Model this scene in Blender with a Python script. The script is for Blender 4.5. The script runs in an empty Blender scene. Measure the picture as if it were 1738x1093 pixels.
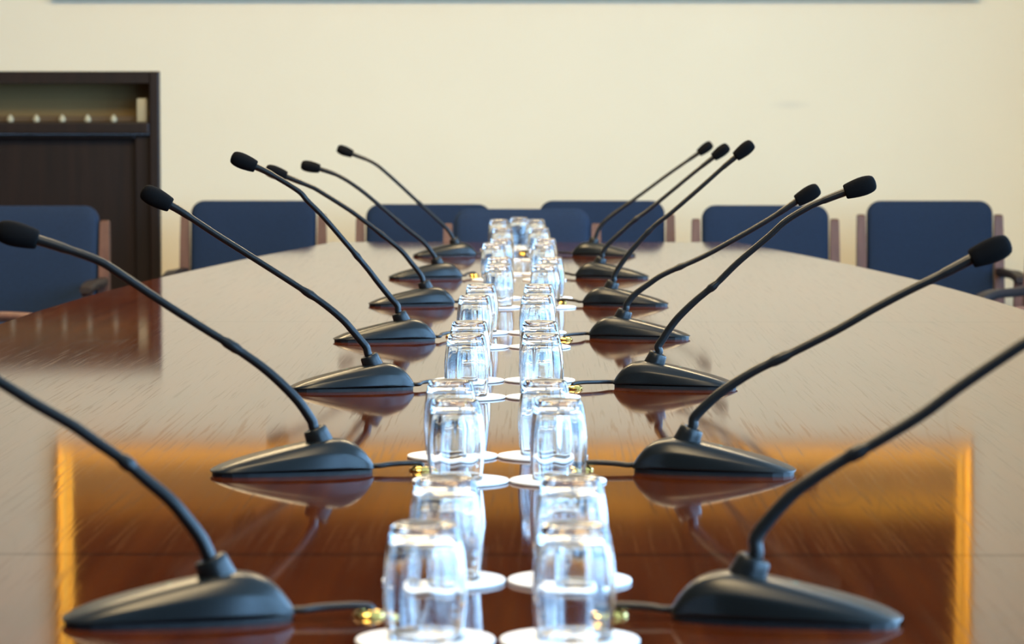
import bpy, bmesh, math, random
from mathutils import Vector, Matrix
random.seed(4)
C = bpy.context.scene
COL = C.collection
R = math.radians

# ------------------------------------------------------------------ camera, world, lights, exposure
K = 1.45          # focal length and depths, relative to a first estimate of 3600 px
W_PX, H_PX, F_PX = 1738.0, 1093.0, 3600.0 * K
TABLE_Z = 0.74
CAM_H = TABLE_Z + 0.396
PITCH = math.atan(351.5 / F_PX)
YAW = math.atan(46.0 / F_PX)
cam_data = bpy.data.cameras.new('camera')
cam_data.sensor_width = 36.0
cam_data.lens = F_PX / W_PX * 36.0
cam_data.clip_start = 0.05
cam_data.dof.use_dof = True
cam_data.dof.focus_distance = 3.15 * K
cam_data.dof.aperture_fstop = 7.6 * K
cam = bpy.data.objects.new('camera', cam_data)
COL.objects.link(cam)
cam.location = (0, 0, CAM_H)
cam.rotation_euler = (R(90) - PITCH, 0, YAW)
C.camera = cam
CAM_M = Matrix.Rotation(YAW, 3, 'Z') @ Matrix.Rotation(R(90) - PITCH, 3, 'X')
CAM_P = Vector((0, 0, CAM_H))


def ray(px, py):
    return CAM_M @ Vector(((px - W_PX / 2) / F_PX, -(py - H_PX / 2) / F_PX, -1.0))


def on_z(px, py, z=TABLE_Z):
    d = ray(px, py)
    return CAM_P + d * ((z - CAM_H) / d.z)


def on_y(px, py, y):
    d = ray(px, py)
    return CAM_P + d * (y / d.y)


C.view_settings.view_transform = 'Standard'
C.view_settings.look = 'None'
C.view_settings.exposure = 0.14
C.view_settings.gamma = 1.0
C.view_settings.use_curve_mapping = False
C.cycles.max_bounces = 40
C.cycles.transmission_bounces = 40
C.cycles.glossy_bounces = 10
C.cycles.diffuse_bounces = 5
C.cycles.transparent_max_bounces = 16
C.cycles.sample_clamp_indirect = 8.0
C.cycles.blur_glossy = 0.3

world = bpy.data.worlds.new('sky')
C.world = world
world.use_nodes = True
bgn = world.node_tree.nodes['Background']
bgn.inputs['Color'].default_value = (0.42, 0.66, 1.0, 1)
bgn.inputs['Strength'].default_value = 1.0

ROOM_X0, ROOM_X1, ROOM_Y0, ROOM_Y1, ROOM_Z = -3.4, 2.75, -2.6, 7.85 * K, 3.5
WINDOWS = [(a * K, b * K) for (a, b) in ((-1.7, -0.1), (0.25, 1.85), (2.2, 3.8), (4.4, 6.3))]
WIN_Z0, WIN_Z1 = 0.60, 3.10


def area(name, loc, rot, sx, sy, power, color, spread=180):
    l = bpy.data.lights.new(name, 'AREA')
    l.shape = 'RECTANGLE'
    l.size, l.size_y = sx, sy
    l.energy = power
    l.color = color
    l.spread = R(spread)
    o = bpy.data.objects.new(name, l)
    o.location, o.rotation_euler = loc, rot
    COL.objects.link(o)
    return o


for (wy0, wy1) in WINDOWS:      # daylight coming through the four windows of the right wall
    area('window_daylight', (ROOM_X1 + 0.24, (wy0 + wy1) / 2, (WIN_Z0 + WIN_Z1) / 2), (0, R(90), 0),
         WIN_Z1 - WIN_Z0, wy1 - wy0, (100 if wy0 < 5 else 84) * (wy1 - wy0), (0.29, 0.59, 1.0))
LAMPS = [(a, b * K) for (a, b) in ((-1.5, 5.4), (0.7, 5.4), (-0.6, 3.8), (-0.6, 1.4))]  # warm room light; the two nearest lamps are added to brighten the table
for (lx, ly) in LAMPS:
    area('ceiling_lamp_light', (lx, ly, ROOM_Z - 0.09), (0, 0, 0), 1.1, 1.1, 97 if ly > 6 else 62, (1.0, 0.74, 0.39))


# ------------------------------------------------------------------ materials
def mat(name, color=(.5, .5, .5), rough=.5, metal=0.0, spec=.5, coat=0.0, coat_rough=.05):
    m = bpy.data.materials.new(name)
    m.use_nodes = True
    b = m.node_tree.nodes['Principled BSDF']
    b.inputs['Base Color'].default_value = (*color, 1)
    b.inputs['Roughness'].default_value = rough
    b.inputs['Metallic'].default_value = metal
    b.inputs['Specular IOR Level'].default_value = spec
    b.inputs['Coat Weight'].default_value = coat
    b.inputs['Coat Roughness'].default_value = coat_rough
    return m


class N:
    """Small node-building helper."""
    def __init__(self, m):
        self.t = m.node_tree
        self.b = self.t.nodes['Principled BSDF']

    def n(self, kind, **kw):
        x = self.t.nodes.new(kind)
        for k, v in kw.items():
            if k in x.inputs:
                x.inputs[k].default_value = v
            else:
                setattr(x, k, v)
        return x

    def l(self, a, b):
        self.t.links.new(a, b)

    def coords(self, scale=(1, 1, 1), kind='Object', loc=(0, 0, 0)):
        tc = self.n('ShaderNodeTexCoord')
        mp = self.n('ShaderNodeMapping')
        mp.inputs['Scale'].default_value = scale
        mp.inputs['Location'].default_value = loc
        self.l(tc.outputs[kind], mp.inputs['Vector'])
        return mp.outputs['Vector']

    def noise(self, vec, scale, detail=3, rough=.5, dist=0):
        x = self.n('ShaderNodeTexNoise')
        x.inputs['Scale'].default_value = scale
        x.inputs['Detail'].default_value = detail
        x.inputs['Roughness'].default_value = rough
        x.inputs['Distortion'].default_value = dist
        self.l(vec, x.inputs['Vector'])
        return x.outputs['Fac']

    def ramp(self, fac, stops):
        x = self.n('ShaderNodeValToRGB')
        e = x.color_ramp.elements
        while len(e) < len(stops):
            e.new(.5)
        for el, (p, c) in zip(e, stops):
            el.position = p
            el.color = (*c, 1) if len(c) == 3 else c
        self.l(fac, x.inputs['Fac'])
        return x.outputs['Color']

    def mix(self, fac, a, b, mode='MIX'):
        x = self.n('ShaderNodeMix', data_type='RGBA', blend_type=mode)
        for s, v in ((0, fac), (6, a), (7, b)):
            if hasattr(v, 'is_output'):
                self.l(v, x.inputs[s])
            else:
                x.inputs[s].default_value = v if s == 0 else (*v, 1)
        return x.outputs[2]

    def math(self, op, a, b=0.0):
        x = self.n('ShaderNodeMath', operation=op)
        for i, v in enumerate((a, b)):
            if hasattr(v, 'is_output'):
                self.l(v, x.inputs[i])
            else:
                x.inputs[i].default_value = v
        return x.outputs[0]

    def bump(self, h, strength, dist=.01, target='Normal'):
        x = self.n('ShaderNodeBump')
        x.inputs['Strength'].default_value = strength
        x.inputs['Distance'].default_value = dist
        self.l(h, x.inputs['Height'])
        self.l(x.outputs['Normal'], self.b.inputs[target])


def wood(name, dark, light, rough, axis='Z', scale=1.0, spec=.5, coat=0.0):
    m = mat(name, light, rough, spec=spec, coat=coat)
    k = N(m)
    s = {'X': (4, 60, 60), 'Y': (60, 4, 60), 'Z': (60, 60, 4)}[axis]
    v = k.coords(tuple(q * scale for q in s))
    f = k.noise(v, 1.0, 4, .6, .3)
    k.l(k.ramp(f, [(.3, dark), (.7, light)]), k.b.inputs['Base Color'])
    k.bump(f, .08, .002)
    return m


def plaster(name, color, mark=None):
    m = mat(name, color, .85, spec=.25)
    k = N(m)
    v = k.coords()
    f = k.noise(v, 2.2, 3)
    c = k.mix(f, tuple(q * .97 for q in color), tuple(min(1, q * 1.03) for q in color))
    if mark:        # a faint grey rub mark on the paint
        (mx, mz, rx, rz) = mark
        mv = k.coords((1 / rx, 0, 1 / rz), loc=(-mx / rx, 0, -mz / rz))
        ln = k.n('ShaderNodeVectorMath', operation='LENGTH')
        k.l(mv, ln.inputs[0])
        d = k.ramp(ln.outputs['Value'], [(.2, (.16, .16, .16)), (1.0, (0, 0, 0))])
        c = k.mix(d, c, (.35, .36, .34))
    k.l(c, k.b.inputs['Base Color'])
    g = k.noise(v, 260, 2)
    k.bump(g, .12, .002)
    return m


def table_material():
    m = mat('varnished_veneer', (.12, .035, .012), .06, spec=.45)
    m.node_tree.nodes['Principled BSDF'].inputs['Specular Tint'].default_value = (1.0, .74, .42, 1)
    k = N(m)
    v = k.coords((1, 1, 1))
    sep = k.n('ShaderNodeSeparateXYZ')
    k.l(v, sep.inputs[0])
    # straight fine grain along the table
    g1 = k.noise(k.coords((260, 4.0, 1)), 1.0, 3, .55, .15)
    g2 = k.noise(k.coords((34, 1.1, 1)), 1.0, 3, .5, .4)
    # flame figure: contour rings of a stretched height field
    hf = k.noise(k.coords((2.6, .30, 1), loc=(.7, .2, 0)), 1.0, 1, .3, .05)
    rings = k.math('FRACT', k.math('MULTIPLY', hf, 60.0))
    line = k.ramp(rings, [(0.0, (1, 1, 1)), (.10, (0, 0, 0)), (.90, (0, 0, 0)), (1.0, (1, 1, 1))])
    base = k.ramp(g2, [(.25, (.046, .0075, .0014)), (.5, (.075, .0135, .0022)), (.8, (.115, .026, .0045))])
    base = k.mix(k.ramp(g1, [(.35, (.55, .55, .55)), (.6, (0, 0, 0))]), base, (.055, .014, .005))
    # the figure only shows in some leaves of the veneer
    patch = k.ramp(k.noise(k.coords((1.5, .7, 1), loc=(.35, .1, 0)), 1.0, 1), [(.48, (0, 0, 0)), (.60, (1, 1, 1))])
    line = k.math('MULTIPLY', line, patch)
    lines_dim = k.math('MULTIPLY', line, .4)
    base = k.mix(lines_dim, base, (.035, .010, .004))
    # joints between the veneered sections, across the table
    y = sep.outputs['Y']
    joint = None
    for jy in (1.90 * K, 4.06 * K, 6.20 * K):
        d = k.math('ABSOLUTE', k.math('SUBTRACT', y, jy))
        j = k.math('LESS_THAN', d, .0045)
        joint = j if joint is None else k.math('MAXIMUM', joint, j)
    base = k.mix(joint, base, (.012, .005, .003))
    k.l(base, k.b.inputs['Base Color'])
    # pores dull the varnish a little
    pores = k.ramp(g1, [(.36, (1, 1, 1)), (.44, (0, 0, 0))])
    rg = k.math('MAXIMUM', pores, k.math('MULTIPLY', line, .5))
    k.l(k.math('MULTIPLY', k.math('SUBTRACT', .45, k.math('MULTIPLY', rg, .24)), k.math('SUBTRACT', 1.0, k.math('MULTIPLY', joint, .85))), k.b.inputs['Specular IOR Level'])
    k.l(k.math('ADD', .055, k.math('MULTIPLY', rg, .03)), k.b.inputs['Roughness'])
    h = k.math('SUBTRACT', k.math('MULTIPLY', g1, .25), k.math('MULTIPLY', rg, .35))
    h2 = k.math('ADD', k.math('MULTIPLY', rg, -.10), k.noise(k.coords((9, 1.6, 1)), 1.0, 2))
    k.bump(h2, .045, .0012)
    return m


M = {}
M['wall'] = plaster('cream_wall_paint', (.83, .745, .535))
M['unseen_panelling'] = wood('unseen_dark_panelling', (.045, .020, .010), (.09, .042, .022), .5, 'Z', .4)  # invented dark finish for the unseen walls, for contrast in the tumblers
M['ceiling'] = mat('white_ceiling_paint', (.70, .67, .60), .9, spec=.2)
M['table'] = table_material()
M['table_edge'] = wood('table_lower_wood', (.05, .014, .006), (.10, .03, .012), .3, 'Y', 1, coat=.4)
M['chair_wood'] = wood('chair_wood', (.085, .036, .024), (.15, .066, .042), .45, 'Z', 1)
M['arm_wood'] = wood('dark_arm_wood', (.012, .008, .007), (.026, .014, .010), .55, 'Y', 1)
M['door_wood'] = wood('dark_door_wood', (.007, .0035, .0022), (.018, .008, .0045), .45, 'Z', .5, spec=.4)
M['gilt'] = mat('gilded_frame', (.75, .37, .04), .38, metal=.75)
M['brass'] = mat('polished_brass', (.90, .60, .16), .16, metal=1.0)
M['plate'] = mat('black_rubber', (.006, .006, .006), .6)
M['grey_plastic'] = mat('charcoal_satin_plastic', (.0055, .008, .0085), .30, spec=.36)
k_ = N(M['grey_plastic'])
k_.bump(k_.noise(k_.coords(), 1400, 2), .10, .0006)
M['black_plastic'] = mat('black_plastic', (.006, .0075, .0075), .34, spec=.38)
M['foam'] = mat('black_foam', (.0045, .0045, .0045), .95, spec=.08)
k_ = N(M['foam'])
k_.bump(k_.noise(k_.coords(), 900, 2), .5, .001)
M['cable'] = mat('black_cable', (.010, .010, .010), .45)
M['teal'] = mat('teal_button', (.08, .42, .34), .35)
M['coaster'] = mat('white_paper', (.94, .93, .90), .8, spec=.2)
k_ = N(M['coaster'])
k_.bump(k_.noise(k_.coords(), 500, 2), .15, .0006)
M['canvas'] = mat('dark_canvas', (.03, .013, .008), .8, spec=.15)
k_ = N(M['canvas'])
# the picture itself: a tan-brown foreground, a strip of golden light, dark above
sp_ = k_.n('ShaderNodeSeparateXYZ')
k_.l(k_.coords(), sp_.inputs[0])
wav_ = k_.math('MULTIPLY', k_.math('SUBTRACT', k_.noise(k_.coords((2, 1, 6)), 2.0, 4), .5), .05)
hz_ = k_.math('ADD', sp_.outputs['Z'], wav_)
dark_ = k_.ramp(k_.noise(k_.coords((1, 1, 1.6)), 2.0, 4), [(.3, (.008, .003, .002)), (.7, (.026, .008, .003))])
gold_ = k_.ramp(k_.noise(k_.coords((.5, 1, 1)), 1.3, 2), [(.4, (.40, .15, .02)), (.6, (.90, .40, .035))])
c_ = k_.mix(k_.ramp(hz_, [(.17, (0, 0, 0)), (.20, (1, 1, 1))]), (.34, .18, .055), gold_)
c_ = k_.mix(k_.ramp(hz_, [(.25, (0, 0, 0)), (.28, (1, 1, 1))]), c_, dark_)
k_.l(c_, k_.b.inputs['Base Color'])
M['transom_back'] = mat('olive_panel', (.19, .125, .042), .8)
M['rail'] = mat('olive_rail', (.10, .062, .026), .6)
M['pale_knob'] = mat('pale_cream_paint', (.50, .46, .30), .5)
M['glass'] = mat('clear_glass', (.985, .995, .995), 0.0)
M['glass'].node_tree.nodes['Principled BSDF'].inputs['Transmission Weight'].default_value = 1.0
M['glass'].node_tree.nodes['Principled BSDF'].inputs['IOR'].default_value = 1.5
M['fabric'] = mat('navy_upholstery', (.020, .052, .125), .8, spec=.3)
k_ = N(M['fabric'])
k_.b.inputs['Sheen Weight'].default_value = .1
k_.b.inputs['Sheen Tint'].default_value = (.35, .5, .85, 1)
nf = k_.noise(k_.coords((1, 1, 1)), 420, 2)
k_.l(k_.ramp(nf, [(.3, (.0045, .0135, .034)), (.7, (.0095, .029, .070))]), k_.b.inputs['Base Color'])
k_.bump(nf, .3, .002)
M['carpet'] = mat('brown_carpet', (.10, .06, .04), .95)
k_ = N(M['carpet'])
k_.l(k_.ramp(k_.noise(k_.coords(), 60, 3), [(.3, (.07, .04, .028)), (.7, (.13, .08, .055))]), k_.b.inputs['Base Color'])
M['frame_white'] = mat('white_window_paint', (.75, .74, .70), .5)
M['pane'] = mat('window_glass', (1, 1, 1), 0.0)
M['lamp_frost'] = mat('frosted_lamp', (.9, .85, .7), .5)
b_ = M['lamp_frost'].node_tree.nodes['Principled BSDF']
b_.inputs['Emission Color'].default_value = (1, .8, .5, 1)
b_.inputs['Emission Strength'].default_value = 2.0


# ------------------------------------------------------------------ mesh helpers
def link(name, bm, m, parent=None, smooth=True, angle=40):
    me = bpy.data.meshes.new(name)
    bmesh.ops.recalc_face_normals(bm, faces=bm.faces)
    bm.to_mesh(me)
    bm.free()
    if m:
        me.materials.append(m)
    if smooth:
        for p in me.polygons:
            p.use_smooth = True
        me.set_sharp_from_angle(angle=R(angle))
    o = bpy.data.objects.new(name, me)
    COL.objects.link(o)
    if parent:
        o.parent = parent
    return o


def thing(name, label, cat, loc=(0, 0, 0), rz=0, group=None):
    o = bpy.data.objects.new(name, None)
    o.empty_display_size = .05
    COL.objects.link(o)
    o.location = loc
    o.rotation_euler = (0, 0, rz)
    return tag(o, label, cat, group)


def tag(o, label, cat, group=None):
    o['label'] = label
    o['category'] = cat
    if group:
        o['group'] = group
    return o


def struct(name, bm, m, parent=None, **kw):
    o = link(name, bm, m, parent, **kw)
    if parent is None:
        o['kind'] = 'structure'
    return o


def add_box(bm, x0, x1, y0, y1, z0, z1, bevel=0, seg=2):
    vs = [bm.verts.new(p) for p in ((x0, y0, z0), (x1, y0, z0), (x1, y1, z0), (x0, y1, z0), (x0, y0, z1), (x1, y0, z1), (x1, y1, z1), (x0, y1, z1))]
    fs = [bm.faces.new([vs[i] for i in q]) for q in ((3, 2, 1, 0), (4, 5, 6, 7), (0, 1, 5, 4), (1, 2, 6, 5), (2, 3, 7, 6), (3, 0, 4, 7))]
    if bevel:
        es = list({e for f in fs for e in f.edges})
        bmesh.ops.bevel(bm, geom=es, offset=bevel, segments=seg, profile=.5, affect='EDGES')
    return bm


def box(x0, x1, y0, y1, z0, z1, bevel=0, seg=2):
    return add_box(bmesh.new(), x0, x1, y0, y1, z0, z1, bevel, seg)


def add_loft(bm, rings, cap0=True, cap1=True):
    vr = [[bm.verts.new(p) for p in r] for r in rings]
    n = len(vr[0])
    for a, b in zip(vr, vr[1:]):
        for i in range(n):
            bm.faces.new((a[i], a[(i + 1) % n], b[(i + 1) % n], b[i]))
    if cap0:
        bm.faces.new(list(reversed(vr[0])))
    if cap1:
        bm.faces.new(vr[-1])
    return bm


def add_tube(bm, pts, radii, n=14):
    pts = [Vector(p) for p in pts]
    if not hasattr(radii, '__len__'):
        radii = [radii] * len(pts)
    up = None
    rings = []
    for i, p in enumerate(pts):
        t = (pts[min(i + 1, len(pts) - 1)] - pts[max(i - 1, 0)]).normalized()
        if up is None:
            up = t.orthogonal().normalized()
        up = (up - t * up.dot(t)).normalized()
        w = t.cross(up)
        rings.append([p + (up * math.cos(a) + w * math.sin(a)) * radii[i] for a in [2 * math.pi * j / n for j in range(n)]])
    return add_loft(bm, rings)


def add_lathe(bm, prof, n=32, mtx=None, wob=None):
    rings = []
    for i, (r, z) in enumerate(prof):
        ring = []
        for j in range(n):
            a = 2 * math.pi * j / n
            rr = r + (wob(i, a) if wob else 0)
            p = Vector((rr * math.cos(a), rr * math.sin(a), z))
            ring.append(mtx @ p if mtx else p)
        rings.append(ring)
    return add_loft(bm, rings)


def spline(pts, per=8):
    """Catmull-Rom through points."""
    P = [Vector(p) for p in pts]
    P = [P[0] * 2 - P[1]] + P + [P[-1] * 2 - P[-2]]
    out = []
    for i in range(1, len(P) - 2):
        a, b, c, d = P[i - 1:i + 3]
        for k in range(per):
            t = k / per
            out.append(.5 * ((2 * b) + (c - a) * t + (2 * a - 5 * b + 4 * c - d) * t * t + (3 * b - a - 3 * c + d) * t ** 3))
    out.append(P[-2].copy())
    return out


def copy_tree(o, parent=None):
    c = o.copy()
    COL.objects.link(c)
    if parent:
        c.parent = parent
    for ch in list(o.children):
        copy_tree(ch, c)
    return c


# ------------------------------------------------------------------ the room
T = .30
o = struct('floor', box(ROOM_X0 - T, ROOM_X1 + T, ROOM_Y0 - T, ROOM_Y1 + T, -.12, 0), M['carpet'])
struct('ceiling', box(ROOM_X0 - T, ROOM_X1 + T, ROOM_Y0 - T, ROOM_Y1 + T, ROOM_Z, ROOM_Z + .12), M['ceiling'])
struct('wall_left', box(ROOM_X0 - T, ROOM_X0, ROOM_Y0, ROOM_Y1 + T, 0, ROOM_Z), M['unseen_panelling'])
struct('wall_front', box(ROOM_X0 - T, ROOM_X1 + T, ROOM_Y0 - T, ROOM_Y0, 0, ROOM_Z), M['unseen_panelling'])

# back wall with the door opening cut out of it
DX1 = on_y(273, 300, ROOM_Y1).x
DTOP = on_y(200, 121, ROOM_Y1).z
DX0 = DX1 - 1.50
bm = bmesh.new()
add_box(bm, DX1, ROOM_X1 + T, ROOM_Y1, ROOM_Y1 + T, 0, ROOM_Z)
add_box(bm, ROOM_X0, DX0, ROOM_Y1, ROOM_Y1 + T, 0, ROOM_Z)
add_box(bm, DX0, DX1, ROOM_Y1, ROOM_Y1 + T, DTOP, ROOM_Z)
mk = on_y(1342, 178, ROOM_Y1)
M['wall_back'] = plaster('cream_wall_paint_marked', (.83, .745, .535), (mk.x, mk.z, .085, .022))
struct('wall_back', bm, M['wall_back'], smooth=False)

# right wall with three window openings
bm = bmesh.new()
add_box(bm, ROOM_X1, ROOM_X1 + T, ROOM_Y0, ROOM_Y1 + T, 0, WIN_Z0)
add_box(bm, ROOM_X1, ROOM_X1 + T, ROOM_Y0, ROOM_Y1 + T, WIN_Z1, ROOM_Z)
ys = [ROOM_Y0] + [q for w in WINDOWS for q in w] + [ROOM_Y1 + T]
for a, b in zip(ys[0::2], ys[1::2]):
    add_box(bm, ROOM_X1, ROOM_X1 + T, a, b, WIN_Z0, WIN_Z1)
struct('wall_right', bm, M['wall'], smooth=False)
for i, (a, b) in enumerate(WINDOWS):
    bm = bmesh.new()
    xa, xb = ROOM_X1 + .10, ROOM_X1 + .16
    for (p, q) in ((a, a + .06), (b - .06, b), ((a + b) / 2 - .035, (a + b) / 2 + .035)):
        add_box(bm, xa, xb, p, q, WIN_Z0, WIN_Z1)
    for (p, q) in ((WIN_Z0, WIN_Z0 + .06), (WIN_Z1 - .06, WIN_Z1), (2.25, 2.3)):
        add_box(bm, xa, xb, a, b, p, q)
    w = struct('window_%d' % (i + 1), bm, M['frame_white'], smooth=False)
    struct('sill', box(ROOM_X1 - .10, ROOM_X1 + .10, a - .05, b + .05, WIN_Z0 - .04, WIN_Z0, .006), M['frame_white'], w)

# baseboards
struct('baseboard_back', box(DX1, ROOM_X1, ROOM_Y1 - .02, ROOM_Y1, 0, .12, .004), M['door_wood'])
struct('baseboard_left', box(ROOM_X0, ROOM_X0 + .02, ROOM_Y0, ROOM_Y1, 0, .12, .004), M['door_wood'])
struct('baseboard_right', box(ROOM_X1 - .02, ROOM_X1, ROOM_Y0, ROOM_Y1, 0, .12, .004), M['door_wood'])

# door_1: dark panelled door, dark lining and a transom above it
zt0 = on_y(120, 207, ROOM_Y1).z        # underside of the transom opening
zt1 = on_y(120, 141, ROOM_Y1).z        # top of it
xt1 = on_y(254, 170, ROOM_Y1).x        # its right end
zd1 = on_y(120, 236, ROOM_Y1).z        # top of the sunk door panel
xd1 = on_y(228, 260, ROOM_Y1).x
bm = bmesh.new()
y0, y1 = ROOM_Y1 - .025, ROOM_Y1 + .20
xl = DX0 + (DX1 - xt1)
add_box(bm, xt1, DX1, y0, y1, 0, DTOP, .006)                       # right stile of the lining
add_box(bm, DX0, xl, y0, y1, 0, DTOP, .006)                        # left stile
add_box(bm, xl, xt1, y0 + .004, y1, zt1, DTOP - .001)              # head
add_box(bm, xl, xt1, y0 + .004, y1, zt0 - .045, zt0, .006)         # transom bar
door = struct('door_1', bm, M['door_wood'], smooth=False)
bm = bmesh.new()
add_box(bm, xl, xt1, y0 + .07, y0 + .105, .01, zt0 - .046)                       # leaf, sunk field
add_box(bm, xd1, xt1, y0 + .035, y0 + .069, .01, zt0 - .046, .005)
add_box(bm, xl, xl + (xt1 - xd1), y0 + .035, y0 + .069, .01, zt0 - .046, .005)
add_box(bm, xl + (xt1 - xd1), xd1, y0 + .036, y0 + .069, zd1, zt0 - .047, .005)
add_box(bm, xl + (xt1 - xd1), xd1, y0 + .036, y0 + .069, .011, .22, .005)
leaf = link('door_leaf', bm, M['door_wood'], door, smooth=False)
bm = bmesh.new()
hp = Vector((xl + .08, y0 + .035, 1.02))
add_lathe(bm, [(.026, 0), (.026, .008), (.010, .012), (.010, .03), (.024, .038), (.028, .052), (.02, .066), (.004, .07)], 24,
          Matrix.Translation(hp) @ Matrix.Rotation(R(90), 4, 'X'))
link('door_knob', bm, M['brass'], leaf)
link('transom_panel', box(xl, xt1, y0 + .17, y0 + .20, zt0 - .01, zt1 + .01), M['transom_back'], door, smooth=False)
zr = on_y(120, 197, ROOM_Y1).z
link('transom_rail', box(xl, xt1, y0 + .10, y0 + .15, zt0, zr, .003), M['rail'], door, smooth=False)
for px in (-24, 19, 63, 107, 150, 194):
    p = on_y(px, 200, y0 + .08)
    hb = (on_y(px, 187, y0 + .08).z - p.z)
    bm = bmesh.new()
    add_lathe(bm, [(.010, 0), (.0125, hb * .15), (.0135, hb * .38), (.0105, hb * .62), (.006, hb * .82), (.0025, hb * .96), (.0008, hb)], 20,
              Matrix.Translation((p.x, y0 + .06, zt0)))
    link('transom_knob', bm, M['pale_knob'], door)
p0, p1 = on_y(233, 203, y0 + .06), on_y(250, 167, y0 + .06)
link('transom_block', box(p0.x, p1.x, y0 + .045, y0 + .07, zt0, p1.z, .004), M['pale_knob'], door)

# ceiling lamps, unseen above the frame; the near ones are added fill
for i, (lx, ly) in enumerate(LAMPS):
    t = thing('ceiling_lamp', 'unseen square frosted ceiling lamp above the long table', 'lamp', (lx, ly, ROOM_Z), 0, 'ceiling lamps')
    bm = bmesh.new()
    for (a, b, c, d) in ((-.6, .6, -.6, -.56), (-.6, .6, .56, .6), (-.6, -.56, -.56, .56), (.56, .6, -.56, .56)):
        add_box(bm, a, b, c, d, -.085, 0)
    link('lamp_frame', bm, M['frame_white'], t, smooth=False)
    link('diffuser', box(-.56, .56, -.56, .56, -.07, -.06), M['lamp_frost'], t, smooth=False)

# big gilt-framed picture on the back wall: its lower rail is just above the photograph's top edge
pxl, pxr = on_y(85, 0, ROOM_Y1 - .06).x, on_y(1662, 0, ROOM_Y1 - .06).x
PZ0 = on_y(800, -4, ROOM_Y1 - .05).z
PZ1 = PZ0 + 1.6
pic = thing('framed_painting', 'large dark painting in a gilt frame hung high on the cream wall', 'painting',
            ((pxl + pxr) / 2, ROOM_Y1 - .004, PZ0))
hw = (pxr - pxl) / 2
FW = .062
bm = bmesh.new()
prof = [(0, 0), (0, -.036), (.012, -.048), (.026, -.044), (.038, -.034), (.052, -.032), (FW, -.028), (FW, 0)]   # (inset, y)
corners = [(-1, 0), (1, 0), (1, 1), (-1, 1)]
rings = []
for (sx, sz) in corners:
    rings.append([Vector((sx * (hw - i), yy, (i if sz == 0 else (PZ1 - PZ0) - i))) for (i, yy) in prof])
vr = [[bm.verts.new(p) for p in r] for r in rings]
for a in range(4):
    A, B = vr[a], vr[(a + 1) % 4]
    for i in range(len(prof)):
        j = (i + 1) % len(prof)
        bm.faces.new((A[i], A[j], B[j], B[i]))
link('gilt_frame', bm, M['gilt'], pic, angle=30)
link('canvas', box(-hw + FW - .01, hw - FW + .01, -.022, -.006, FW - .01, (PZ1 - PZ0) - FW + .01), M['canvas'], pic, smooth=False)

# ------------------------------------------------------------------ the long boat-shaped table
XC = -.012
HALF = [(.75, .66), (1.1, .76), (1.5, .85), (2.0, .925), (2.5, .975), (3.0, 1.01), (3.5, 1.025), (4.1, 1.012), (4.345, 1.0), (4.7, .972), (5.02, .935),
        (5.3, .893), (5.85, .795), (6.25, .708)]
HALF = [(y * K, h) for (y, h) in HALF]
yend_l = on_z(560, 414).y
yend_r = on_z(1250, 408).y
yend = (yend_l + yend_r) / 2
HALF.append((yend, .632))
sp = spline([(h, y, 0) for (y, h) in HALF], 5)
outline = [(XC + p.x, p.y) for p in sp] + [(XC - p.x, p.y) for p in reversed(sp)]


def inset_outline(d):
    """outline shrunk towards the table's middle by about d"""
    cy = (HALF[0][0] + yend) / 2
    out = []
    for (x, y) in outline:
        sx = 1 - d / 1.0
        sy = 1 - d / ((yend - HALF[0][0]) / 2)
        out.append((XC + (x - XC) * sx, cy + (y - cy) * sy))
    return out


table = thing('conference_table', 'long boat-shaped conference table with glossy red-brown veneer top', 'table', (0, 0, 0))
bm = bmesh.new()
rings = []
for (d, z) in ((.030, .695), (.010, .700), (.0, .708), (.0, .734), (.0012, .738), (.004, .7400)):
    rings.append([Vector((x, y, z)) for (x, y) in inset_outline(d)])
add_loft(bm, rings)
link('tabletop', bm, M['table'], table, angle=30)
bm = bmesh.new()
add_loft(bm, [[Vector((x, y, z)) for (x, y) in inset_outline(d)] for (d, z) in ((.16, .63), (.16, .695))])
link('apron', bm, M['table_edge'], table, smooth=False)
for cy in (1.4 * K, 3.5 * K, 5.5 * K):
    link('pedestal', box(XC - .45, XC + .45, cy - .16, cy + .16, .06, .635, .01), M['table_edge'], table, smooth=False)
    link('plinth', box(XC - .50, XC + .50, cy - .21, cy + .21, 0, .062, .008), M['table_edge'], table, smooth=False)


# ------------------------------------------------------------------ chairs
def rounded_rect(w, h, r_top, r_bot, n=8):
    pts = []
    for (cx, cz, r, a0) in ((w / 2 - r_top, h - r_top, r_top, 0), (-w / 2 + r_top, h - r_top, r_top, 90),
                            (-w / 2 + r_bot, r_bot, r_bot, 180), (w / 2 - r_bot, r_bot, r_bot, 270)):
        for i in range(n + 1):
            a = R(a0 + 90 * i / n)
            pts.append((cx + r * math.cos(a), cz + r * math.sin(a)))
    return pts


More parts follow.
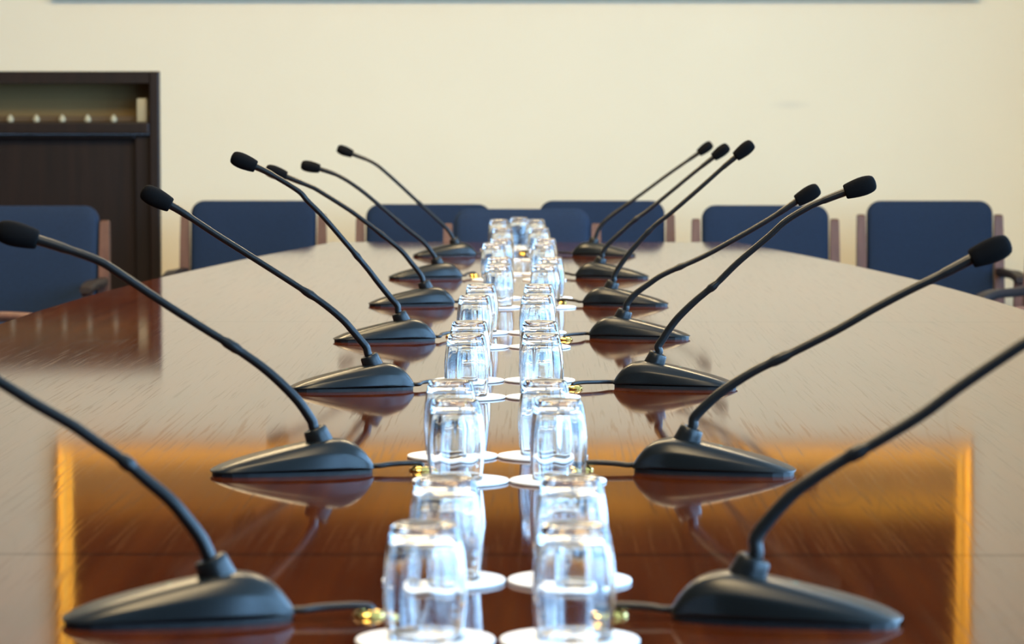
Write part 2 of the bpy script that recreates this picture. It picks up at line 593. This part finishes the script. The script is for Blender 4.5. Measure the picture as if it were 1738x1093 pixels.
def cushion(w, h, t, r_top, r_bot, crown=.012, dish=0.0):
    """upright padded slab: width along x, height along z, front at -y; the face bulges by crown and dishes sideways"""
    bm = bmesh.new()
    pts = rounded_rect(w, h, r_top, r_bot)
    cz = h / 2
    rings = []

    def ring(s, inset, y):
        out = []
        for (x, z) in pts:
            fx, fz = 1 - 2 * inset / w, 1 - 2 * inset / h
            X, Z = x * fx * s, cz + (z - cz) * fz * s
            out.append(Vector((X, y + dish * (1 - (2 * X / w) ** 2), Z)))
        return out
    b = min(.022, t * .42)
    rings.append(ring(.02, 0, t / 2))
    rings.append(ring(.6, 0, t / 2))
    for a in (0, 30, 60, 90):
        rings.append(ring(1, b * (1 - math.sin(R(a))), t / 2 - b + b * math.cos(R(a))))
    for a in (90, 60, 30, 0):
        rings.append(ring(1, b * (1 - math.sin(R(a))), -t / 2 + b - b * math.cos(R(a))))
    for s in (.85, .65, .45, .25, .02):
        rings.append(ring(s, 0, -t / 2 - crown * (1 - s * s)))
    add_loft(bm, rings)
    return bm


def xform(bm, m):
    bmesh.ops.transform(bm, matrix=m, verts=bm.verts)
    return bm


def make_chair():
    t = thing('upholstered_armchair', 'x', 'chair')
    lean = Matrix.Translation((0, 0, .415)) @ Matrix.Rotation(R(-7), 4, 'X')
    link('backrest', xform(cushion(.445, .420, .06, .048, .03, .012, .014), lean), M['fabric'], t, angle=60)
    seat = cushion(.47, .46, .075, .04, .06, .018)
    link('seat', xform(seat, Matrix.Translation((0, -.035, .425)) @ Matrix.Rotation(R(-90), 4, 'X') @ Matrix.Rotation(math.pi, 4, 'Z') @ Matrix.Scale(-1, 4, (0, 0, 1)) @ Matrix.Translation((0, 0, 0))), M['fabric'], t, angle=60)
    for s in (-1, 1):
        bm = bmesh.new()
        rings = []
        for (y, z, hx, hy) in ((.10, 0, .015, .018), (.035, .25, .016, .024), (.0, .43, .017, .026), (.012, .55, .017, .025), (.030, .70, .016, .022), (.040, .778, .0145, .018), (.041, .784, .011, .014)):
            cx = s * .243
            rings.append([Vector((cx - hx, y - hy, z)), Vector((cx + hx, y - hy, z)), Vector((cx + hx, y + hy, z)), Vector((cx - hx, y + hy, z))])
        add_loft(bm, rings)
        link('rear_post', bm, M['chair_wood'], t, smooth=False)
        bm = bmesh.new()
        rings = []
        for (y, z, h) in ((-.44, 0, .013), (-.43, .30, .018), (-.42, .45, .018), (-.41, .580, .016)):
            cx = s * .248
            rings.append([Vector((cx - h, y - h, z)), Vector((cx + h, y - h, z)), Vector((cx + h, y + h, z)), Vector((cx - h, y + h, z))])
        add_loft(bm, rings)
        link('front_leg', bm, M['chair_wood'], t, smooth=False)
        bm = bmesh.new()
        path = spline([(s * .243, .010, .584), (s * .246, -.15, .584), (s * .249, -.32, .588), (s * .249, -.46, .578)], 5)
        rings = []
        for i, p in enumerate(path):
            f = i / (len(path) - 1)
            hx = .015 + .008 * math.sin(min(1, f * 1.3) * math.pi / 2)
            hz = .013
            if f > .96:
                hx, hz = .018, .009
            rings.append([p + Vector((hx * ca, 0, hz * sa)) for (ca, sa) in
                          ((1, -.4), (1, .4), (.75, 1), (-.75, 1), (-1, .4), (-1, -.4), (-.75, -1), (.75, -1))])
        add_loft(bm, rings)
        link('armrest', bm, M['arm_wood'], t, smooth=True)
        link('side_rail', box(s * .243 - .012, s * .243 + .012, -.42, .0, .36, .415, .003), M['chair_wood'], t, smooth=False)
    link('front_rail', box(-.236, .236, -.435, -.41, .35, .405, .003), M['chair_wood'], t, smooth=False)
    return t


# (pixel x of the back's middle, depth of the back, turn, height factor, label)
CHAIRS = [
    (52, 7.05, 0, 1.0, 'navy upholstered armchair standing in front of the dark door'),
    (429, 7.50, 0, 1.0, 'navy upholstered armchair against the cream wall just beside the dark door'),
    (727, 7.50, 0, .985, 'navy upholstered armchair by the wall, partly hidden behind the head chair, on its door side'),
    (1022, 7.50, 0, 1.0, 'navy upholstered armchair by the wall, partly behind the head chair, away from the door'),
    (886, 6.93, 0, .995, 'navy upholstered armchair at the head of the table behind the last tumblers'),
    (1300, 7.42, 0, .985, 'navy upholstered armchair behind the angled far corner of the table, away from the door'),
    (1580, 7.50, 0, 1.0, 'navy upholstered armchair by the wall, bright blue, last whole one away from the door'),
    (1875, 6.62, -27, 1.0, 'turned armchair cut off by the frame edge, only its dark arm and post showing'),
]
chair0 = make_chair()
for i, (px, yy, rz, hz, lab) in enumerate(CHAIRS):
    yy *= K
    c = chair0 if i == 0 else copy_tree(chair0)
    c.location = (on_y(px, 400, yy).x, yy, 0)
    c.rotation_euler = (0, 0, R(rz))
    c.scale = (1, 1, hz)
    tag(c, lab, 'chair', 'navy armchairs around the table')
for (x, yy, rz, lab) in ((-1.77, 5.58, 90, 'armchair on the door side of the table, only its brown wooden armrest showing'),
                         (1.68, 5.75, -90, 'armchair on the table side away from the door, only a brown armrest showing')):
    c = copy_tree(chair0)
    c.location = (x, yy * K, 0)
    c.rotation_euler = (0, 0, R(rz))
    c.scale = (1, 1, 1)
    for ch in c.children:
        if ch.name.startswith('armrest'):
            ch.material_slots[0].link = 'OBJECT'
            ch.material_slots[0].material = M['chair_wood']
    tag(c, lab, 'chair', 'navy armchairs around the table')

# ------------------------------------------------------------------ gooseneck microphones
BL = .182       # length of a base
SEC = [  # s from the cable end, height, half width at the foot, half width of the top
    (.0000, .006, .0075, .004), (.0035, .0125, .0125, .0065), (.009, .0205, .0165, .009), (.017, .0285, .0210, .0115), (.027, .0345, .0250, .0135),
    (.040, .0378, .0290, .0155), (.056, .0372, .0322, .0175), (.075, .0340, .0345, .0195), (.098, .0290, .036, .0215), (.122, .0230, .037, .0235),
    (.143, .0175, .037, .0245), (.160, .0122, .0355, .0235), (.172, .0078, .031, .020), (.179, .0050, .022, .014), (.182, .0032, .010, .006)]


def base_ring(s, h, wb, wt, z0=.0042):
    h = max(h + (wt + wb) * .03, z0 + .001)
    u = h - z0
    wm = wb * .91
    half = [(wb, z0), (wb * .99, z0 + u * .12), (wb * .95, z0 + u * .36), (wm, z0 + u * .56), (wm * .96, z0 + u * .62),
            (wm + (wt - wm) * .55, z0 + u * .83), (wt * .98, z0 + u * .955), (wt * .55, h), (0, h + .0002)]
    pts = [(y, z) for (y, z) in half] + [(-y, z) for (y, z) in reversed(half[:-1])]
    return [Vector((s - BL / 2, y, z)) for (y, z) in pts]


def make_base():
    bm = bmesh.new()
    add_loft(bm, [base_ring(*q) for q in SEC])
    return bm


def make_plate():
    bm = bmesh.new()
    rings = []
    for z in (0, .0045):
        a = [Vector(((s - BL / 2) * .97, wb - .0034, z)) for (s, h, wb, wt) in SEC]
        b = [Vector(((s - BL / 2) * .97, -wb + .0034, z)) for (s, h, wb, wt) in reversed(SEC)]
        rings.append(a + b)
    add_loft(bm, rings)
    return bm


TILT = R(22)
S_COL = .060                    # where the collar sits, from the cable end
COL_M = Matrix.Translation((S_COL - BL / 2, 0, .0335)) @ Matrix.Rotation(TILT, 4, 'Y')
COL_TOP = COL_M @ Vector((0, 0, .0165))
proto = thing('gooseneck_microphone', 'x', 'microphone')
p_base = link('base', make_base(), M['grey_plastic'], proto, angle=38)
p_base.modifiers.new('smooth', 'SUBSURF').levels = 1
p_base.modifiers['smooth'].render_levels = 2
link('foot_plate', make_plate(), M['plate'], proto, smooth=False)
bm = bmesh.new()
add_lathe(bm, [(.0155, -.006), (.0150, .002), (.0138, .010), (.0133, .0155), (.0120, .0175), (.0085, .0180), (.0080, .0165), (.0010, .0165)], 32, COL_M)
link('collar', bm, M['black_plastic'], proto)
bm = bmesh.new()
add_lathe(bm, [(.0034, .0), (.0034, .0012), (.0028, .0020), (.001, .0023)], 16, Matrix.Translation((.098 - BL / 2, 0, .0285)) @ Matrix.Rotation(R(13), 4, 'Y'))
link('button', bm, M['teal'], proto)

# side, base inner end px, outer end px, foot line py, neck path px from the collar to the head, head end px, label
MICS = [
    ('L', 498, 92, 1066, [(340, 913), (317, 882), (288, 848), (244, 811), (210, 782), (161, 748), (122, 721), (58, 684), (0, 648), (-75, 604), (-145, 572)], (-228, 545)),
    ('L', 635, 358, 809, [(528, 712), (502, 676), (454, 630), (400, 591), (349, 559), (295, 525), (252, 497), (210, 469), (168, 443), (101, 419), (60, 406)], (-12, 388)),
    ('L', 704, 498, 665, [(622, 590), (616, 582), (599, 562), (580, 541), (543, 511), (484, 472), (421, 432), (370, 400), (311, 361), (287, 347)], (239, 322)),
    ('L', 741, 567, 581, [(674, 518), (661, 503), (640, 477), (623, 455), (580, 404), (547, 366), (522, 341), (505, 323), (459, 295), (432, 282)], (391, 265)),
    ('L', 773, 627, 520, [(714, 466), (699, 447), (675, 420), (609, 368), (580, 348), (540, 323), (526, 316), (484, 299)], (451, 287)),
    ('L', 786, 662, 474, [(735, 431), (719, 411), (688, 386), (647, 351), (609, 320), (574, 298), (541, 286)], (508, 279)),
    ('L', 810, 699, 436, [(760, 390), (747, 377), (713, 346), (661, 298), (633, 276), (597, 261)], (569, 250)),
    ('R', 1138, 1540, 1065, [(1283, 914), (1302, 886), (1341, 843), (1371, 819), (1429, 782), (1488, 750), (1566, 703), (1634, 653), (1738, 583), (1815, 538), (1880, 505)], (1955, 472)),
    ('R', 1073, 1352, 808, [(1180, 707), (1210, 677), (1239, 655), (1283, 628), (1341, 600), (1420, 560), (1485, 523), (1540, 494), (1596, 467), (1652, 438)], (1721, 410)),
    ('R', 1040, 1250, 661, [(1117, 588), (1126, 574), (1137, 557), (1153, 537), (1182, 509), (1217, 480), (1254, 444), (1306, 400), (1335, 374), (1375, 350), (1408, 336), (1437, 325)], (1486, 309)),
    ('R', 998, 1169, 576, [(1064, 516), (1078, 499), (1102, 481), (1129, 464), (1192, 436), (1247, 406), (1284, 385), (1320, 363), (1354, 340)], (1394, 317)),
    ('R', 987, 1132, 520, [(1043, 467), (1058, 443), (1078, 418), (1110, 384), (1138, 362), (1188, 319), (1225, 286), (1250, 265)], (1280, 241)),
    ('R', 975, 1098, 473, [(1024, 427), (1038, 409), (1078, 373), (1100, 357), (1138, 326), (1173, 297), (1212, 266)], (1237, 247)),
    ('R', 970, 1080, 435, [(1018, 386), (1034, 369), (1078, 337), (1100, 321), (1138, 293), (1187, 259)], (1209, 243)),
]
ORD = ['first', 'second', 'third', 'fourth', 'fifth', 'sixth', 'last']
MIC_NOTE = [', head outside the frame', '', '', '', '', '', '']
# where each cable dives into its brass grommet (pixel)
GROM = [(626, 1046), (713, 799), (742, 656), (768, 572), (795, 512), (805, 468), (835, 432),
        (1038, 1046), (988, 798), (975, 660), (960, 577), (952, 515), (940, 468), (887, 431)]
BLANKS = [proto] + [copy_tree(proto) for _ in MICS[1:]]
for i, (side, pi, po, py, neck, head) in enumerate(MICS):
    m = BLANKS[i]
    row = i % 7
    sgn = -1 if side == 'L' else 1
    near = on_z((pi + po) / 2, py)
    yaw = R(7.5)
    inner = on_z(pi, py - 4)
    cy = near.y + .030
    # keep the cable end where it is seen, at the depth of the base's middle
    xi = on_y(pi, 500, cy).x
    cx = xi + sgn * BL / 2
    # 'outer' local +x: right mics turn slightly towards the near end, left mics are turned round
    rz = -yaw if sgn > 0 else math.pi + yaw
    m.location = (cx, cy, TABLE_Z)
    m.rotation_euler = (0, 0, rz)
    side_txt = 'on the door side' if sgn < 0 else 'away from the door'
    tag(m, 'dark gooseneck microphone %s, %s from near end%s' % (side_txt, ORD[row], MIC_NOTE[row]),
        'microphone', 'gooseneck microphones along the table')
    mw = Matrix.Translation(m.location) @ Matrix.Rotation(rz, 4, 'Z')
    inv = mw.inverted()
    top = mw @ COL_TOP
    down = mw.to_3x3() @ (COL_M.to_3x3() @ Vector((0, 0, 1)))
    # the neck bends in an upright plane through the collar, drifting with the base's small turn
    pts = [top - down * .008, top + down * .004]
    for (qx, qy) in neck:
        d0 = on_y(qx, qy, top.y)
        pts.append(on_y(qx, qy, top.y - abs(d0.x - top.x) * math.tan(yaw) * .6))
    hd0 = on_y(head[0], head[1], pts[-1].y - .003)
    hdir = (hd0 - pts[-1]).normalized()
    path = spline([inv @ p for p in pts], 7)
    tot = [0]
    for a, b in zip(path, path[1:]):
        tot.append(tot[-1] + (b - a).length)
    L = tot[-1]
    rad = []
    for q in tot:
        f = q / L
        r = .0058 - .0009 * min(1, f / .36)
        if f > .345:                                # step from the stiff lower tube to the thinner flexible one
            r = .0061 if f < .385 else .0047
        if f > .90:
            r = .0053 + .0006 * (f - .90) / .10
        rad.append(r)
    bm = bmesh.new()
    add_tube(bm, path, rad, 16)
    link('neck', bm, M['black_plastic'], m, angle=50)
    # foam windscreen: widest near the far end, blunt tip, pulled in where it grips the neck
    hp = inv @ pts[-1]
    hv = inv.to_3x3() @ hdir
    HL = .047
    zq = Vector((0, 0, 1)).rotation_difference(hv).to_matrix().to_4x4()
    bm = bmesh.new()
    add_lathe(bm, [(.0058, -.0030), (.0094, -.0028), (.0108, -.0010), (.0121, .006), (.0132, .014), (.0138, .021), (.0138, .027), (.0131, .033),
                   (.0118, .038), (.0096, .0415), (.0060, .0432), (.0015, .0438)], 28, Matrix.Translation(hp) @ zq)
    link('windscreen', bm, M['foam'], m, angle=70)
    # cable from the blunt end of the base to the brass grommet
    g = on_z(*GROM[i])
    s0 = mw @ Vector((-BL / 2 + .004, 0, .0075))
    e = Vector((g.x, g.y, TABLE_Z + .0075))
    mid = (s0 + e) / 2
    fwd = Vector((-sgn, 0, 0))
    cpts = [s0, s0 + fwd * .010, s0.lerp(e, .4) + Vector((0, 0, .001)), s0.lerp(e, .8) + Vector((0, 0, .0015)), e + fwd * .001, Vector((g.x, g.y, TABLE_Z + .003)) + fwd * .0015]
    bm = bmesh.new()
    add_tube(bm, [inv @ p for p in spline(cpts, 6)], .0031, 12)
    link('cable', bm, M['cable'], m)

# brass grommets in the table top where the cables go down
grom0 = None
for i, (gx, gy) in enumerate(GROM):
    g = on_z(gx, gy)
    if grom0 is None:
        bm = bmesh.new()
        add_lathe(bm, [(.0125, 0), (.0128, .0014), (.0120, .0028), (.0105, .0038), (.0090, .0048), (.0074, .0055), (.0054, .0056), (.0045, .0046), (.0044, .0020), (.0010, .0020)], 32)
        grom0 = link('cable_grommet', bm, M['brass'])
        o = grom0
    else:
        o = grom0.copy()
        COL.objects.link(o)
    o.location = (g.x, g.y, TABLE_Z)
    tag(o, 'brass cable grommet of the %s microphone from the near end, %s' % (ORD[i % 7], 'door side' if i < 7 else 'away from the door'),
        'grommet', 'brass cable grommets')

# ------------------------------------------------------------------ tumblers, turned upside down on white coasters
GH, CT = .0865, .0030
outer = [(.0280, .0000), (.0288, .0012), (.0293, .006), (.0303, .016), (.0312, .028), (.0315, .038), (.0311, .048), (.0302, .058), (.0289, .068),
         (.0272, .0770), (.0258, .0825), (.0246, .0852), (.0228, .0865), (.014, .0861), (.002, .0858)]
inner = [(.0020, .0795), (.012, .0796), (.0195, .0786), (.0230, .0762), (.0252, .070), (.0272, .060), (.0286, .048), (.0292, .038), (.0290, .028),
         (.0282, .016), (.0273, .006), (.0269, .0012)]


def make_glass():
    bm = bmesh.new()
    prof = inner[:]
    n = 72
    n_in = len(inner)

    def wob(i, a):
        if i < n_in and 2 <= i <= n_in - 2:
            k = math.sin(math.pi * (i - 2) / (n_in - 4))
            return .00022 * math.cos(9 * a) * k
        return 0
    prof = list(inner) + list(outer)
    add_lathe(bm, prof, n, None, wob)
    return bm


PAIRS = [  # left glass px, right glass px, coaster left px, coaster right px, foot py
    (722, 974, 722, 967, 1090), (757, 970, 753, 967, 988), (774, 948, 782, 947, 818), (765, 925, 768, 921, 776),
    (792, 919, 795, 922, 675.5), (797, 917, 796, 916, 647), (806, 912, 811, 916, 590), (817, 915, 814, 912, 566),
    (846, 925, 840, 934, 522.5), (848, 934, 843, 930, 507), (838, 922, 838, 924, 476), (851, 925, 851, 921, 466),
    (853, 915, 852, 916, 442), (847, 909, 846, 910, 424.5)]
ORD2 = ['first', 'second', 'third', 'fourth', 'fifth', 'sixth', 'seventh', 'eighth', 'ninth', 'tenth', 'eleventh', 'twelfth', 'thirteenth', 'last']
SPOTS = []
for i, (gl, gr, cl, cr, py) in enumerate(PAIRS):
    SPOTS.append((gl, cl, py, ORD2[i], 'door-side row'))
    SPOTS.append((gr, cr, py, ORD2[i], 'row away from the door'))
SPOTS.append((881, 881, 420, None, None))
glass0 = coast0 = None
for i, (gx, cx, py, od, row) in enumerate(SPOTS):
    gp, cp = on_z(gx, py), on_z(cx, py)
    if glass0 is None:
        bm = bmesh.new()
        add_lathe(bm, [(.0515, 0), (.0525, .0006), (.0526, .0020), (.0520, .0028), (.0505, CT), (.030, CT), (.001, CT)], 48)
        c = coast0 = link('coaster', bm, M['coaster'])
        g = glass0 = link('tumbler', make_glass(), M['glass'], angle=75)
    else:
        c, g = coast0.copy(), glass0.copy()
        COL.objects.link(c)
        COL.objects.link(g)
    c.location = (cp.x, cp.y, TABLE_Z + .0002)
    g.location = (gp.x, gp.y, TABLE_Z + CT + .0004)
    g.rotation_euler = (0, 0, i * .9)
    if od:
        tag(g, 'clear upside-down tumbler, %s from the near end in the %s' % (od, row), 'glass', 'upside-down tumblers')
        tag(c, 'white coaster under the %s tumbler from near end, %s' % (od, row), 'coaster', 'white coasters')
    else:
        tag(g, 'clear tumbler upside down, alone in the middle in front of the head chair', 'glass', 'upside-down tumblers')
        tag(c, 'white round coaster under the lone middle tumbler before the head chair', 'coaster', 'white coasters')
